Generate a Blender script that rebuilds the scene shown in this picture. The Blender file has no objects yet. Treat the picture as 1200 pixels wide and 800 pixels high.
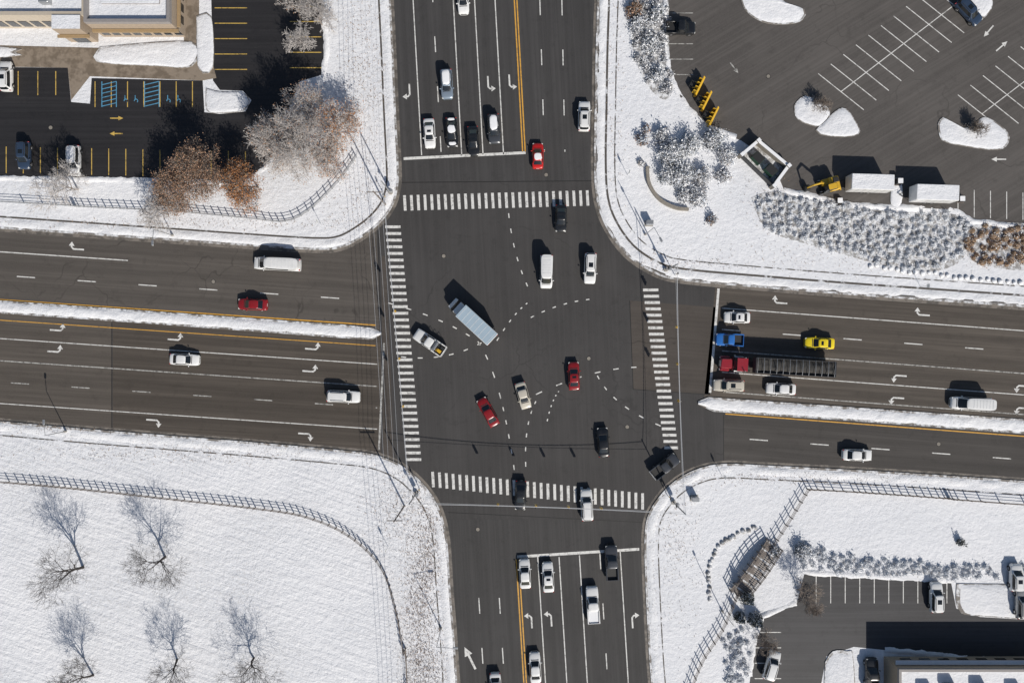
import bpy, math, random
from mathutils import Vector, Matrix, noise, geometry
random.seed(7)
S=0.14                       # metres per plan unit
def W(u,v,z=0.0): return Vector(((u-600)*S,(400-v)*S,z))
sc=bpy.context.scene
# ------------------------------------------------------------------ materials
class NT:
    def __init__(s,name,rough=0.8,coat=0,metal=0,spec=0.5):
        s.m=bpy.data.materials.new(name); s.m.use_nodes=True; s.t=s.m.node_tree
        s.b=s.t.nodes['Principled BSDF']; s.b.inputs['Roughness'].default_value=rough
        s.b.inputs['Metallic'].default_value=metal; s.b.inputs['Coat Weight'].default_value=coat
        s.b.inputs['Specular IOR Level'].default_value=spec
        s.co=s.t.nodes.new('ShaderNodeTexCoord').outputs['Object']
    def n(s,k): return s.t.nodes.new(k)
    def link(s,a,b): s.t.links.new(a,b)
    def noise(s,scale,detail=3,vec=None,rough=0.55):
        n=s.n('ShaderNodeTexNoise'); n.inputs['Scale'].default_value=scale; n.inputs['Detail'].default_value=min(detail,3)
        n.inputs['Roughness'].default_value=rough
        s.link(vec or s.co,n.inputs['Vector']); return n.outputs['Fac']
    def ramp(s,f,a,b,lo=0.0,hi=1.0):
        n=s.n('ShaderNodeMapRange'); n.inputs[1].default_value=a; n.inputs[2].default_value=b
        n.inputs[3].default_value=lo; n.inputs[4].default_value=hi; s.link(f,n.inputs[0]); return n.outputs[0]
    def mix(s,f,a,b,bl='MIX'):
        n=s.n('ShaderNodeMix'); n.data_type='RGBA'; n.blend_type=bl
        if isinstance(f,(int,float)): n.inputs[0].default_value=f
        else: s.link(f,n.inputs[0])
        for i,x in ((6,a),(7,b)):
            if isinstance(x,tuple): n.inputs[i].default_value=(*x,1)
            else: s.link(x,n.inputs[i])
        return n.outputs[2]
    def math(s,op,a,b=0.0):
        n=s.n('ShaderNodeMath'); n.operation=op
        for i,x in ((0,a),(1,b)):
            if isinstance(x,(int,float)): n.inputs[i].default_value=x
            else: s.link(x,n.inputs[i])
        return n.outputs[0]
    def dot(s,d):
        n=s.n('ShaderNodeVectorMath'); n.operation='DOT_PRODUCT'; s.link(s.co,n.inputs[0]); n.inputs[1].default_value=(d[0],d[1],0); return n.outputs['Value']
    def comb(s,x,y):
        n=s.n('ShaderNodeCombineXYZ'); s.link(x,n.inputs[0]); s.link(y,n.inputs[1]); return n.outputs[0]
    def col(s,c):
        if isinstance(c,tuple): s.b.inputs['Base Color'].default_value=(*c,1)
        else: s.link(c,s.b.inputs['Base Color'])
        return s
    def bump(s,h,dist,strength=1.0):
        n=s.n('ShaderNodeBump'); n.inputs['Distance'].default_value=dist; n.inputs['Strength'].default_value=strength
        s.link(h,n.inputs['Height']); s.link(n.outputs[0],s.b.inputs['Normal']); return s
def simple(name,c,rough=0.6,metal=0,coat=0,var=0.15,scale=3):
    t=NT(name,rough,coat,metal); f=t.noise(scale,2)
    return t.col(t.mix(f,tuple(x*(1-var) for x in c),tuple(min(1,x*(1+var)) for x in c))).m
def paint(name,c,rough=0.28,metal=0.0):
    t=NT(name,rough,0.6,metal); f=t.noise(1.3,3)
    return t.col(t.mix(t.ramp(f,.45,.75,0,.35),c,tuple(x*0.75+0.03 for x in c))).m
def snow_mat(name,base=(0.85,0.852,0.868),grass=0.5,bumpd=0.05,ang=0.2,streak=0.5,mask=(0.50,0.72)):
    t=NT(name,0.8,spec=0.2)
    d=(math.cos(ang),math.sin(ang)); n=(-d[1],d[0])
    sv=t.comb(t.math('MULTIPLY',t.dot(d),0.10),t.math('MULTIPLY',t.dot(n),1.1))
    st=t.noise(1.0,3,sv,.65); big=t.noise(0.06,3); mid=t.noise(1.1,3,rough=.72); fine=t.noise(4.5,3,rough=.75)
    c=t.mix(t.ramp(big,.35,.7),base,(base[0]*.92,base[1]*.935,base[2]*.955))
    c=t.mix(t.ramp(mid,.4,.72,0,.7),c,(base[0]*.87,base[1]*.88,base[2]*.90))
    c=t.mix(t.ramp(st,.5,.72,0,streak*.45),c,(0.66,0.665,0.69))
    gm=t.math('MULTIPLY',t.ramp(big,mask[0],mask[1]),t.ramp(fine,.52,.66))
    c=t.mix(t.math('MULTIPLY',gm,grass),c,(0.27,0.235,0.18))
    h=t.math('ADD',t.math('MULTIPLY',mid,1.0),t.math('MULTIPLY',fine,0.35))
    h=t.math('ADD',h,t.math('MULTIPLY',st,0.8*streak))
    t.col(c).bump(h,bumpd*3.2,0.8); return t.m
def asphalt(name,c,d=(0,-1),centre=None,period=3.4,amp=0.16,streak=0.35,cracks=0.0,rough=.8):
    c=tuple(x*1.12 for x in c)
    t=NT(name,rough,spec=0.35)
    l=math.hypot(*d); d=(d[0]/l,d[1]/l); n=(-d[1],d[0])
    al=t.dot(d); cr=t.dot(n)
    st=t.noise(1.0,3,t.comb(t.math('MULTIPLY',al,.030),t.math('MULTIPLY',cr,2.0)),.7)
    st2=t.noise(1.0,2,t.comb(t.math('MULTIPLY',al,.01),t.math('MULTIPLY',cr,.5)))
    lowf=t.noise(.07,3,rough=.65)
    col=t.mix(t.ramp(lowf,.35,.68),tuple(x*.84 for x in c),tuple(x*1.18 for x in c))
    col=t.mix(t.ramp(st,.42,.68,0,streak),col,tuple(x*1.85+0.008 for x in c))
    col=t.mix(t.ramp(st2,.5,.7,0,streak),col,tuple(x*.6 for x in c))
    if centre is not None:
        off=centre[0]*n[0]+centre[1]*n[1]
        ph=t.math('MULTIPLY',t.math('SUBTRACT',cr,off),2*math.pi/period)
        cs=t.math('COSINE',ph); f=t.math('MULTIPLY',t.ramp(cs,.2,1.0),t.ramp(lowf,.3,.6))
        col=t.mix(t.math('MULTIPLY',f,amp*2.2),col,tuple(x*.55 for x in c))
    sp=t.noise(5.0,3,rough=.8)
    col=t.mix(t.ramp(sp,.35,.75,0,.5),col,tuple(x*1.45 for x in c))
    bl=t.noise(.5,3,rough=.7); col=t.mix(t.ramp(bl,.56,.72,0,.35),col,tuple(x*.6 for x in c))
    if cracks>0:
        v=t.n('ShaderNodeTexVoronoi'); v.feature='DISTANCE_TO_EDGE'; v.inputs['Scale'].default_value=.09
        wv=t.n('ShaderNodeVectorMath'); wv.operation='ADD'; nn=t.n('ShaderNodeTexNoise'); nn.inputs['Scale'].default_value=.35; t.link(t.co,nn.inputs[0])
        sc_=t.n('ShaderNodeVectorMath'); sc_.operation='SCALE'; sc_.inputs['Scale'].default_value=3; t.link(nn.outputs['Color'],sc_.inputs[0])
        t.link(t.co,wv.inputs[0]); t.link(sc_.outputs[0],wv.inputs[1]); t.link(wv.outputs[0],v.inputs['Vector'])
        gate=t.ramp(lowf,.48,.6)
        col=t.mix(t.math('MULTIPLY',gate,t.ramp(v.outputs['Distance'],.004,.012,cracks,0)),col,tuple(x*.4 for x in c))
    t.col(col).bump(sp,.02,.5); return t.m
def worn(name,c,under=(.06,.056,.053),amt=.5,thr=(.5,.66)):
    t=NT(name,.6); f=t.ramp(t.noise(1.6,3,rough=.8),thr[0],thr[1],0,amt)
    return t.col(t.mix(f,c,under)).m
def patchy(name,a,b,scale=.8,lo=.42,hi=.56):
    t=NT(name,.7); nz=t.noise(scale,3,rough=.75); f=t.ramp(nz,lo,hi)
    return t.col(t.mix(f,a,b)).bump(nz,.06,.6).m
SNOW=snow_mat('snow',grass=.6,mask=(.46,.70))
SNOWF=snow_mat('snow_field',grass=.5,ang=-.32,streak=1.1,bumpd=.07,mask=(.44,.70))
SNOWC=snow_mat('snow_clean',grass=.35,streak=.3,bumpd=.05)
SNOWB=snow_mat('snow_bank',base=(.86,.86,.87),grass=.45,streak=.1,bumpd=.06,mask=(.42,.68))
ROADM=asphalt('asphalt_junction',(.048,.0455,.0445),(.05,-1),streak=.25,cracks=.3)
NSM=asphalt('asphalt_ns',(.047,.045,.0445),(.055,-1),tuple(W(505,180)[:2]),24*S,streak=.35)
NSS=asphalt('asphalt_ns2',(.048,.046,.045),(.06,-1),tuple(W(642,650)[:2]),24.3*S,streak=.35)
WUP=asphalt('asphalt_w_upper',(.076,.067,.059),(1,-.068),tuple(W(100,316)[:2]),26*S,amp=.2,streak=.4,cracks=.5)
WL1=asphalt('asphalt_w_lower',(.078,.067,.057),(1,-.068),tuple(W(360,408)[:2]),25.5*S,amp=.2,streak=.5)
WL2=asphalt('asphalt_w_lower2',(.062,.052,.043),(1,-.068),tuple(W(360,408)[:2]),25.5*S,amp=.2,streak=.7)
EUP=asphalt('asphalt_e_upper',(.072,.061,.051),(1,-.075),tuple(W(1050,440)[:2]),25.2*S,amp=.32,streak=.6)
ELO=asphalt('asphalt_e_lower',(.055,.050,.046),(1,-.075),tuple(W(1002,534)[:2]),30*S,amp=.2,streak=.45)
EPAT=asphalt('asphalt_patch',(.062,.053,.046),(1,-.075),streak=.3,cracks=.5)
LOTNE=asphalt('asphalt_lot',(.080,.073,.068),(1,.6),streak=.35,cracks=.35)
LOTNW=asphalt('asphalt_lot_dark',(.021,.020,.021),(1,0),streak=.4,rough=.55)
LOTSE=asphalt('asphalt_lot_se',(.042,.041,.043),(1,0),streak=.45,rough=.6)
WHITE=worn('road_paint_white',(.74,.73,.70),amt=.6)
WHITE2=worn('road_paint_white_faint',(.52,.51,.48),amt=.8,thr=(.42,.62))
YEL=worn('road_paint_yellow',(.72,.38,.06),amt=.45)
YELL=worn('lot_paint_yellow',(.62,.42,.10),(.03,.03,.03),amt=.7)
BLUE=worn('lot_paint_blue',(.10,.32,.50),(.03,.03,.03),amt=.5)
KERB=patchy('kerb_concrete',(.74,.75,.77),(.20,.18,.16),.7,.40,.56)
GUT=patchy('gutter_concrete',(.10,.09,.08),(.21,.185,.16),.5)
EDGE=patchy('wet_path_edge',(.10,.09,.08),(.78,.79,.82),.7,.50,.62)
EDGE2=patchy('wet_path_edge_dark',(.09,.08,.07),(.70,.71,.73),.5,.56,.68)
PATH=patchy('path_concrete',(.17,.135,.10),(.27,.22,.17),.4)
UNDER=patchy('bed_ground_gap_shade',(.30,.29,.28),(.74,.75,.77),1.2,.42,.58)  # grey patches paint the shade between bed shrubs; pale ones are snow
CONC=simple('concrete',(.35,.33,.30)); GALV=simple('galvanised_steel',(.42,.43,.44),.4,.6); DARKM=simple('dark_metal',(.03,.03,.032),.45,.3)
WIREM=simple('bare_wire',(.55,.56,.58),.5,.2)
WOODG=simple('weathered_wood',(.20,.17,.15),.8,scale=6); STONE=simple('stone',(.26,.235,.20),.9,var=.4,scale=2)
BARK=simple('bark',(.06,.05,.045),.9); BARKL=simple('bark_pale',(.24,.20,.17),.9,var=.35); TWIGS=simple('frosted_twigs',(.50,.47,.45),.9,var=.3)
LEAFO=simple('leaf_rust',(.40,.18,.07),.8,var=.45,scale=2); LEAFT=simple('leaf_tan',(.33,.20,.13),.8,var=.4,scale=2)
GREEN=simple('evergreen',(.06,.07,.06),.8,var=.4); FROST=simple('frosted_leaf',(.56,.60,.66),.8,var=.3); SHSNOW=simple('shrub_snow',(.86,.865,.88),.8,var=.04)
CORE=simple('shrub_core',(.22,.22,.23),.9,var=.4); CORE2=simple('shrub_core_frosted',(.55,.57,.60),.9,var=.3)
GRASSB=simple('dry_grass',(.30,.21,.14),.9,var=.4)
TYRE=simple('tyre',(.02,.02,.02),.85); RIM=simple('wheel_rim',(.45,.45,.46),.3,.8); GLASS=simple('car_glass',(.012,.015,.018),.06,0,.5,var=.05)
LAMPW=simple('headlight',(.75,.75,.72),.15); LAMPR=simple('taillight',(.45,.02,.02),.25); TRIM=simple('black_trim',(.025,.025,.025),.6)
TAN=simple('tan_stucco',(.36,.29,.22),.85); CREAM=simple('cream_wall',(.48,.42,.34),.85); ROOFG=simple('roof_metal',(.28,.26,.25),.6)
MYEL=simple('machine_yellow',(.66,.40,.03),.45,coat=.3); OCH=simple('ochre_trim',(.34,.24,.13),.7)
SIGR=simple('signal_red',(.5,.03,.02),.3); SIGG=simple('signal_green',(.03,.35,.15),.3); SIGA=simple('signal_amber',(.6,.3,.03),.3)
DGREEN=simple('dumpster_green',(.03,.09,.06),.6)
# ------------------------------------------------------------------ mesh builder
class MB:
    def __init__(s): s.v=[];s.f=[];s.mi=[];s.mats=[]
    def mat(s,m):
        if m not in s.mats: s.mats.append(m)
        return s.mats.index(m)
    def add(s,vs,fs,m):
        o=len(s.v); s.v+= [tuple(x) for x in vs]
        i=s.mat(m) if not isinstance(m,list) else None
        for k,f in enumerate(fs):
            s.f.append(tuple(a+o for a in f)); s.mi.append(i if i is not None else s.mat(m[k]))
    def poly(s,pts,z,m,depth=0,side=None):
        pts=[(p[0],p[1]) for p in pts]
        a=sum(pts[i][0]*pts[(i+1)%len(pts)][1]-pts[(i+1)%len(pts)][0]*pts[i][1] for i in range(len(pts)))
        if a<0: pts=pts[::-1]
        vs=[Vector((p[0],p[1],z)) for p in pts]
        tr=geometry.tessellate_polygon([vs])
        fs=[]
        for t in tr:
            x=[vs[i] for i in t]; nz=(x[1]-x[0]).cross(x[2]-x[0]).z
            fs.append(tuple(t) if nz>0 else tuple(t)[::-1])
        s.add(vs,fs,m)
        if depth>0:
            n=len(vs); lo=[(p.x,p.y,z-depth) for p in vs]
            s.add(list(vs)+lo,[(i,i+n,(i+1)%n+n,(i+1)%n) for i in range(n)],side or m)
    def ring_loft(s,rings,m,cap=(True,True),mf=None):
        n=len(rings[0]); vs=[p for r in rings for p in r]; fs=[];ms=[]
        for k in range(len(rings)-1):
            for i in range(n):
                j=(i+1)%n; fs.append((k*n+i,k*n+j,(k+1)*n+j,(k+1)*n+i)); ms.append(mf(k,i) if mf else m)
        if cap[0]: fs.append(tuple(range(n))[::-1]); ms.append(mf(-1,0) if mf else m)
        if cap[1]: fs.append(tuple((len(rings)-1)*n+i for i in range(n))); ms.append(mf(len(rings)-1,0) if mf else m)
        s.add(vs,fs,ms)
    def box(s,cx,cy,z0,sx,sy,h,m,bev=0.0,rot=0.0,top=None):
        def R(ax,ay,b):
            p=[(ax-b,-ay),(ax,-ay+b),(ax,ay-b),(ax-b,ay),(-ax+b,ay),(-ax,ay-b),(-ax,-ay+b),(-ax+b,-ay)] if b>0 else [(ax,-ay),(ax,ay),(-ax,ay),(-ax,-ay)]
            c,s_=math.cos(rot),math.sin(rot); return [(cx+x*c-y*s_,cy+x*s_+y*c) for x,y in p]
        ax,ay=sx/2,sy/2
        if bev>0:
            rs=[[(x,y,z0) for x,y in R(ax,ay,bev)],[(x,y,z0+h-bev) for x,y in R(ax,ay,bev)],[(x,y,z0+h) for x,y in R(ax-bev*.8,ay-bev*.8,bev)]]
        else: rs=[[(x,y,z0) for x,y in R(ax,ay,0)],[(x,y,z0+h) for x,y in R(ax,ay,0)]]
        s.ring_loft(rs,m,mf=(lambda k,i:top if (top and k==len(rs)-1) else m))
    def cyl(s,p0,p1,r0,r1,n,m,cap=True):
        p0=Vector(p0);p1=Vector(p1); d=(p1-p0)
        if d.length<1e-6: return
        d.normalize(); a=d.orthogonal().normalized(); b=d.cross(a)
        rs=[[tuple(p+ (a*math.cos(2*math.pi*i/n)+b*math.sin(2*math.pi*i/n))*r) for i in range(n)] for p,r in ((p0,r0),(p1,r1))]
        s.ring_loft(rs,m,cap=(cap,cap))
    def obj(s,name,smooth=None,loc=None,rz=0,scale=1):
        me=bpy.data.meshes.new(name); me.from_pydata(s.v,[],s.f); 
        for m in s.mats: me.materials.append(m)
        me.polygons.foreach_set('material_index',s.mi)
        if smooth is not None:
            me.polygons.foreach_set('use_smooth',[True]*len(s.f)); me.update(); me.set_sharp_from_angle(angle=math.radians(smooth))
        me.update()
        o=bpy.data.objects.new(name,me); sc.collection.objects.link(o); o.scale=(scale,)*3
        if loc is not None: o.location=loc; o.rotation_euler=(0,0,rz)
        return o
# ------------------------------------------------------------------ polyline helpers
def smooth(pts,step=6):
    P=[Vector(p) for p in pts]; out=[]
    for i in range(len(P)-1):
        p0=P[max(i-1,0)];p1=P[i];p2=P[i+1];p3=P[min(i+2,len(P)-1)]
        n=max(1,int((p2-p1).length/step))
        for k in range(n):
            t=k/n
            out.append(0.5*((2*p1)+(p2-p0)*t+(2*p0-5*p1+4*p2-p3)*t*t+(3*p1-p0-3*p2+p3)*t**3))
    out.append(P[-1]); return [(p.x,p.y) for p in out]
def offs(pts,d):
    out=[]
    for i,p in enumerate(pts):
        a=pts[max(i-1,0)];b=pts[min(i+1,len(pts)-1)]; t=Vector((b[0]-a[0],b[1]-a[1]))
        if t.length==0: t=Vector((1,0))
        t.normalize(); dd=d[i] if isinstance(d,list) else d
        out.append((p[0]-t.y*dd,p[1]+t.x*dd))
    return out
def dens(pts,step):
    out=[]
    for i in range(len(pts)-1):
        a=Vector(pts[i]);b=Vector(pts[i+1]); n=max(1,int((b-a).length/step))
        for k in range(n): out.append(tuple(a.lerp(b,k/n)))
    out.append(tuple(pts[-1])); return out
def W2(l): return [tuple(W(*p)[:2]) for p in l]
def strip(mb,pts,d0,d1,z,m):
    a=offs(pts,d0);b=offs(pts,d1); n=len(pts)
    vs=[(x,y,z) for x,y in a]+[(x,y,z) for x,y in b]
    fs=[(i,i+1,n+i+1,n+i) if d1>d0 else (i,n+i,n+i+1,i+1) for i in range(n-1)]
    mb.add(vs,fs,m)
def bank(mb,pts,sign,off,width,hmax,z0,m,seed=0,minh=.15):
    pts=dens(pts,.5); rows=[]
    for k,fr in enumerate((0,.2,.5,.8,1)):
        prof=(0,.75,1,.6,0)[k]
        ws=[sign*(off+width*fr+(0 if 0<k<4 else noise.noise(Vector((p[0]*.9,p[1]*.9,seed+k*7)))*.35*(1 if k==4 else .9))) for p in pts]
        o=offs(pts,ws)
        rows.append([(x,y,z0-.03+ (hmax*prof*max(minh,.55+1.1*noise.noise(Vector((x*.35,y*.35,seed)))+.45*noise.noise(Vector((x*1.5,y*1.5,seed+3)))) if prof else 0)) for x,y in o])
    n=len(pts); vs=[p for r in rows for p in r]; fs=[]
    for k in range(4):
        for i in range(n-1):
            q=(k*n+i,k*n+i+1,(k+1)*n+i+1,(k+1)*n+i); fs.append(q if sign>0 else q[::-1])
    mb.add(vs,fs,m)
# ------------------------------------------------------------------ ground & roads
g=MB(); g.add([(-2500,-2500,-.05),(2500,-2500,-.05),(2500,2500,-.05),(-2500,2500,-.05)],[(0,1,2,3)],SNOW); g.obj('ground')
r=MB(); r.add([(-190,-190,0),(190,-190,0),(190,190,0),(-190,190,0)],[(0,1,2,3)],ROADM); r.obj('road')
def sheet(name,pts,z,m,depth=0,side=None):
    b=MB(); b.poly(W2(pts),z,m,depth,side); return b.obj(name)
sheet('road_north_leg',[(380,-900),(720,-900),(706,212),(440,212)],.004,NSM)
sheet('road_south_leg',[(500,608),(775,608),(800,1700),(580,1700)],.004,NSS)
sheet('road_west_leg',[(-700,150),(440,240),(446,388),(-700,310)],.004,WUP)
sheet('road_west_leg',[(-700,310),(131,366),(131,520),(-700,460)],.004,WL1)
sheet('road_west_leg',[(132,366),(446,388),(446,560),(132,530)],.004,WL2)
sheet('road_east_leg',[(842,300),(1900,380),(1900,565),(824,478)],.004,EUP)
sheet('road_east_leg',[(848,486),(1900,566),(1900,660),(848,560)],.004,ELO)
sheet('asphalt_patch',[(738,352),(840,360),(832,462),(742,456)],.004,EPAT)
sheet('asphalt_patch',[(447,300),(452,300),(462,540),(449,540)],.004,EPAT)
kNW=smooth([(458,0),(461,60),(464,130),(467,190),(467,215),(461,240),(445,262),(420,281),(398,291),(370,293),(300,289),(200,282),(100,275),(0,268)])
kNE=smooth([(700,0),(698,60),(697,120),(696,190),(699,235),(711,268),(734,299),(766,320),(800,329),(900,338),(1000,346),(1100,353),(1200,360)])
kSW=smooth([(0,493),(100,502),(200,510),(300,518),(400,527),(442,533),(474,547),(500,571),(516,598),(524,632),(528,690),(532,740),(536,800)])
kSE=smooth([(1200,563),(1100,556),(1000,550),(900,545),(850,543),(820,548),(792,562),(771,583),(758,607),(755,640),(757,700),(760,760),(763,800)])
ext={'NW':((410,-900),(-700,221)),'NE':((718,-900),(1900,412)),'SW':((-700,445),(590,1700)),'SE':((1900,613),(800,1700))}
far={'NW':(-700,-900),'NE':(1900,-900),'SW':(-700,1700),'SE':(1900,1700)}
kerbs={}
bm_k=MB(); bm_g=MB(); bm_b=MB()
for nm,k,sg,mt in (('NW',kNW,-1,SNOW),('NE',kNE,1,SNOWC),('SW',kSW,-1,SNOWF),('SE',kSE,1,SNOWC)):
    full=W2([ext[nm][0]]+k+[ext[nm][1]]); kerbs[nm]=full
    b=MB(); b.poly(full+W2([far[nm]]),.13,mt,.15,CONC); b.obj('snowy_verge')
    strip(bm_k,full,-.001*sg,.34*sg,.136,KERB)
    strip(bm_g,full,(-.5*sg),.0,.009,GUT)
    bank(bm_b,W2(k),sg,.28,1.5,.20,.13,SNOWB,seed=ord(nm[0])*2+ord(nm[1]),minh=.02)
def median(name,up,lo):
    pts=W2(up+lo[::-1]); b=MB(); b.poly(pts,.13,KERB,.14,CONC); 
    u=dens(W2(up),.5); l=dens(W2(lo),.5); n=min(len(u),len(l))
    u=[u[int(i*(len(u)-1)/(n-1))] for i in range(n)]; l=[l[int(i*(len(l)-1)/(n-1))] for i in range(n)]
    vs=[];fs=[]; K=7
    for i in range(n):
        for k in range(K):
            fr=k/(K-1); e0=.10+.13*noise.noise(Vector((i*.35,0,3))); e1=.90+.13*noise.noise(Vector((i*.35,9,3)))
            a=Vector(u[i]).lerp(Vector(l[i]),e0+(e1-e0)*fr)
            h=math.sin(math.pi*fr)**.6*(.10+.16*abs(noise.noise(Vector((a.x*.5,a.y*.5,1))))+.08*noise.noise(Vector((a.x*2,a.y*2,5))))
            vs.append((a.x,a.y,.11+max(0.0,h)))
    for i in range(n-1):
        for k in range(K-1): fs.append((i*K+k,i*K+k+1,(i+1)*K+k+1,(i+1)*K+k))
    p=[Vector(vs[q]) for q in fs[0]]
    if (p[1]-p[0]).cross(p[2]-p[0]).z<0: fs=[f[::-1] for f in fs]
    b.add(vs,fs,SNOWB); b.obj(name,60)
median('median',[(-700,303),(0,352),(200,366),(400,380),(436,384),(447,389)],[(-700,320),(0,367),(200,381),(400,396),(436,398),(447,392)])
median('median',[(818,470),(830,465),(1000,477),(1200,491),(1900,542)],[(818,474),(836,482),(1000,493),(1200,508),(1900,560)])
e=MB()
for nm,sg in (('NE',1),('NW',-1),('SW',-1),('SE',1)):
    if nm=='NE': strip(e,kerbs[nm],1.75*sg,2.1*sg,.138,EDGE2); strip(e,kerbs[nm],.36*sg,.62*sg,.138,EDGE2); strip(e,kerbs[nm],3.3*sg,3.5*sg,.138,EDGE)
    elif nm=='NW': strip(e,kerbs[nm],1.8*sg,2.1*sg,.138,EDGE2)
    else: strip(e,kerbs[nm],2.2*sg,2.4*sg,.138,EDGE)
# ploughed ridges round the lots
for i,(pts,sg) in enumerate((([(778,-40),(778,60),(786,95),(805,128),(828,150),(862,162)],1),([(918,224),(1000,242),(1120,248),(1137,260),(1200,268)],1),([(0,208),(140,210),(285,214),(318,190),(338,130)],-1),([(378,-20),(379,20),(382,60),(378,88)],1),([(942,671),(1030,676),(1114,681)],1),([(1200,777),(1130,771),(1036,761)],-1),([(878,800),(884,752),(893,722),(933,707)],1))):
    bank(bm_b,W2(pts),(-sg if False else sg)*1,-.35,1.0,.26,.14,SNOWB,seed=40+i,minh=.02)
bm_k.obj('kerb'); bm_g.obj('gutter'); bm_b.obj('snow_bank',60); e.obj('sidewalk_edge')
# ------------------------------------------------------------------ markings
ZM=.013
def seg(mb,p,q,w,m,z=ZM,dash=None,gap=9.0,start=0.0):
    a=Vector(W(*p)[:2]); b=Vector(W(*q)[:2]); d=(b-a); L=d.length; d.normalize(); n=Vector((-d.y,d.x))*w/2
    t=start
    while t<L:
        e_=min(L,t+dash) if dash else L
        x=a+d*t; y=a+d*e_
        mb.add([(*(x-n),z),(*(y-n),z),(*(y+n),z),(*(x+n),z)],[(0,1,2,3)],m)
        if not dash: break
        t+=dash+gap
lm=MB(); ly=MB()
def nl(x,y0,y1,dash=None,mb=lm,m=WHITE,w=.17,s=.055,base=180,st=0):
    seg(mb,(x+(y0-base)*s,y0),(x+(y1-base)*s,y1),w,m,dash=dash,gap=5.6,start=st)
nl(494,-900,182); nl(517,-900,182,2.6,st=1); nl(541,-900,182,m=WHITE); nl(566,-900,181); nl(590,-900,181)
nl(612.6,-900,178,mb=ly,m=YEL,w=.2); nl(615.6,-900,178,mb=ly,m=YEL,w=.2)
nl(638,-900,178,2.6,s=.03,st=3); nl(662,-900,178,2.6,s=.02,st=3)
def sl(x,y0,y1,dash=None,mb=lm,m=WHITE,w=.17,st=0): nl(x,y0,y1,dash,mb,m,w,.062,650,st)
sl(630,652,1700); sl(655,652,1700); sl(679,650,1700); sl(703,648,1700,2.6); sl(727,646,1700)
sl(604.6,655,1700,mb=ly,m=YEL,w=.2); sl(607.6,655,1700,mb=ly,m=YEL,w=.2)
sl(558,700,1700,2.6); sl(582,700,1700,2.6)
def wl(y,x0,x1,dash=None,mb=lm,m=WHITE,w=.17,s=.068,base=360,st=0):
    seg(mb,(x0,y+(x0-base)*s),(x1,y+(x1-base)*s),w,m,dash=dash,gap=7,start=st)
wl(421,-700,442,w=.14); wl(447,-700,442,m=WHITE2); wl(472,-700,442,3,m=WHITE2); wl(497,-700,442,w=.14)
wl(399.5,-700,440,mb=ly,m=YEL,w=.13); wl(375.5,-700,440,mb=ly,m=YEL,w=.2)
wl(319.5,-700,150); wl(347,-700,440,3,st=1)
def el(y,x0,x1,dash=None,mb=lm,m=WHITE,w=.17,st=0): wl(y,x0,x1,dash,mb,m,w,.075,900,st)
el(365,846,1900,w=.15); el(390,846,1900,3); el(415,846,1900,m=WHITE2); el(440,846,1900,w=.15)
el(488.5,850,1900,mb=ly,m=YEL,w=.18); el(516,850,1900,3,st=4); el(463,850,1900,m=WHITE2)
def bez(a,c,b,dash=.65,gap=1.5):
    pts=[]; 
    for i in range(61):
        t=i/60; pts.append(tuple((Vector(a)*(1-t)**2+Vector(c)*2*t*(1-t)+Vector(b)*t*t)))
    w=dens(W2(pts),.2); i=0
    step=.2; nd=max(1,int(dash/step)); ng=int(gap/step)
    while i+nd<len(w):
        a_=Vector(w[i]);b_=Vector(w[i+nd]); d=(b_-a_)
        if d.length>0:
            d.normalize(); n=Vector((-d.y,d.x))*.09
            lm.add([(*(a_-n),ZM),(*(b_-n),ZM),(*(b_+n),ZM),(*(a_+n),ZM)],[(0,1,2,3)],WHITE)
        i+=nd+ng
bez((596,250),(602,305),(623,345)); bez((618,355),(600,368),(577,408))
bez((455,355),(520,372),(560,400)); bez((560,400),(588,440),(604,560))
bez((622,372),(660,352),(700,350)); bez((628,462),(700,428),(760,430))
bez((628,470),(612,500),(617,560)); bez((700,440),(720,480),(790,505)); bez((470,418),(530,425),(575,395))
bez((655,458),(645,470),(640,500))
lm.obj('lane_markings'); ly.obj('centre_line')
def crosswalk(a0,a1,b0,b1,n,w=.5):
    b=MB(); 
    for i in range(n):
        t=(i+.5)/n
        p=Vector(a0).lerp(Vector(a1),t); q=Vector(b0).lerp(Vector(b1),t)
        seg(b,tuple(p),tuple(q),w,WHITE)
    b.obj('crosswalk')
crosswalk((470,229),(692,223),(471,247),(693,241),28,.45)
crosswalk((451,262),(476,542),(469,262),(494,542),36,.45)
crosswalk((753,336),(779,528),(771,336),(795,528),26,.45)
crosswalk((503,552),(757,578),(504,570),(757,597),32,.45)
st=MB(); seg(st,(473,186),(616,179),.45,WHITE); st.obj('stop_line')
st=MB(); seg(st,(606,652),(749,643),.45,WHITE); st.obj('stop_line')
st=MB(); seg(st,(450,402),(444,527),.3,WHITE2); st.obj('stop_line')
st=MB(); seg(st,(842,338),(832,460),.4,WHITE); st.obj('stop_line')
AL=[(-1.2,-.13),(0.6,-.13),(1.0,.25),(1.0,.5),(1.35,.5),(0.87,1.2),(0.4,.5),(0.74,.5),(0.74,.33),(0.5,.13),(-1.2,.13)]
AS=[(-1.3,-.12),(.4,-.12),(.4,-.45),(1.4,0),(.4,.45),(.4,.12),(-1.3,.12)]
def arrow(u,v,du,dv,kind,sc_=1.0,z=ZM,m=WHITE):
    sh={'L':AL,'R':[(x,-y) for x,y in AL],'S':AS}[kind]; a=math.atan2(-dv,du); c,s_=math.cos(a),math.sin(a); o=W(u,v)
    b=MB(); b.poly([(o.x+(x*c-y*s_)*sc_,o.y+(x*s_+y*c)*sc_) for x,y in sh],z,m); b.obj('turn_arrow' if kind!='S' else 'direction_arrow')
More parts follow.
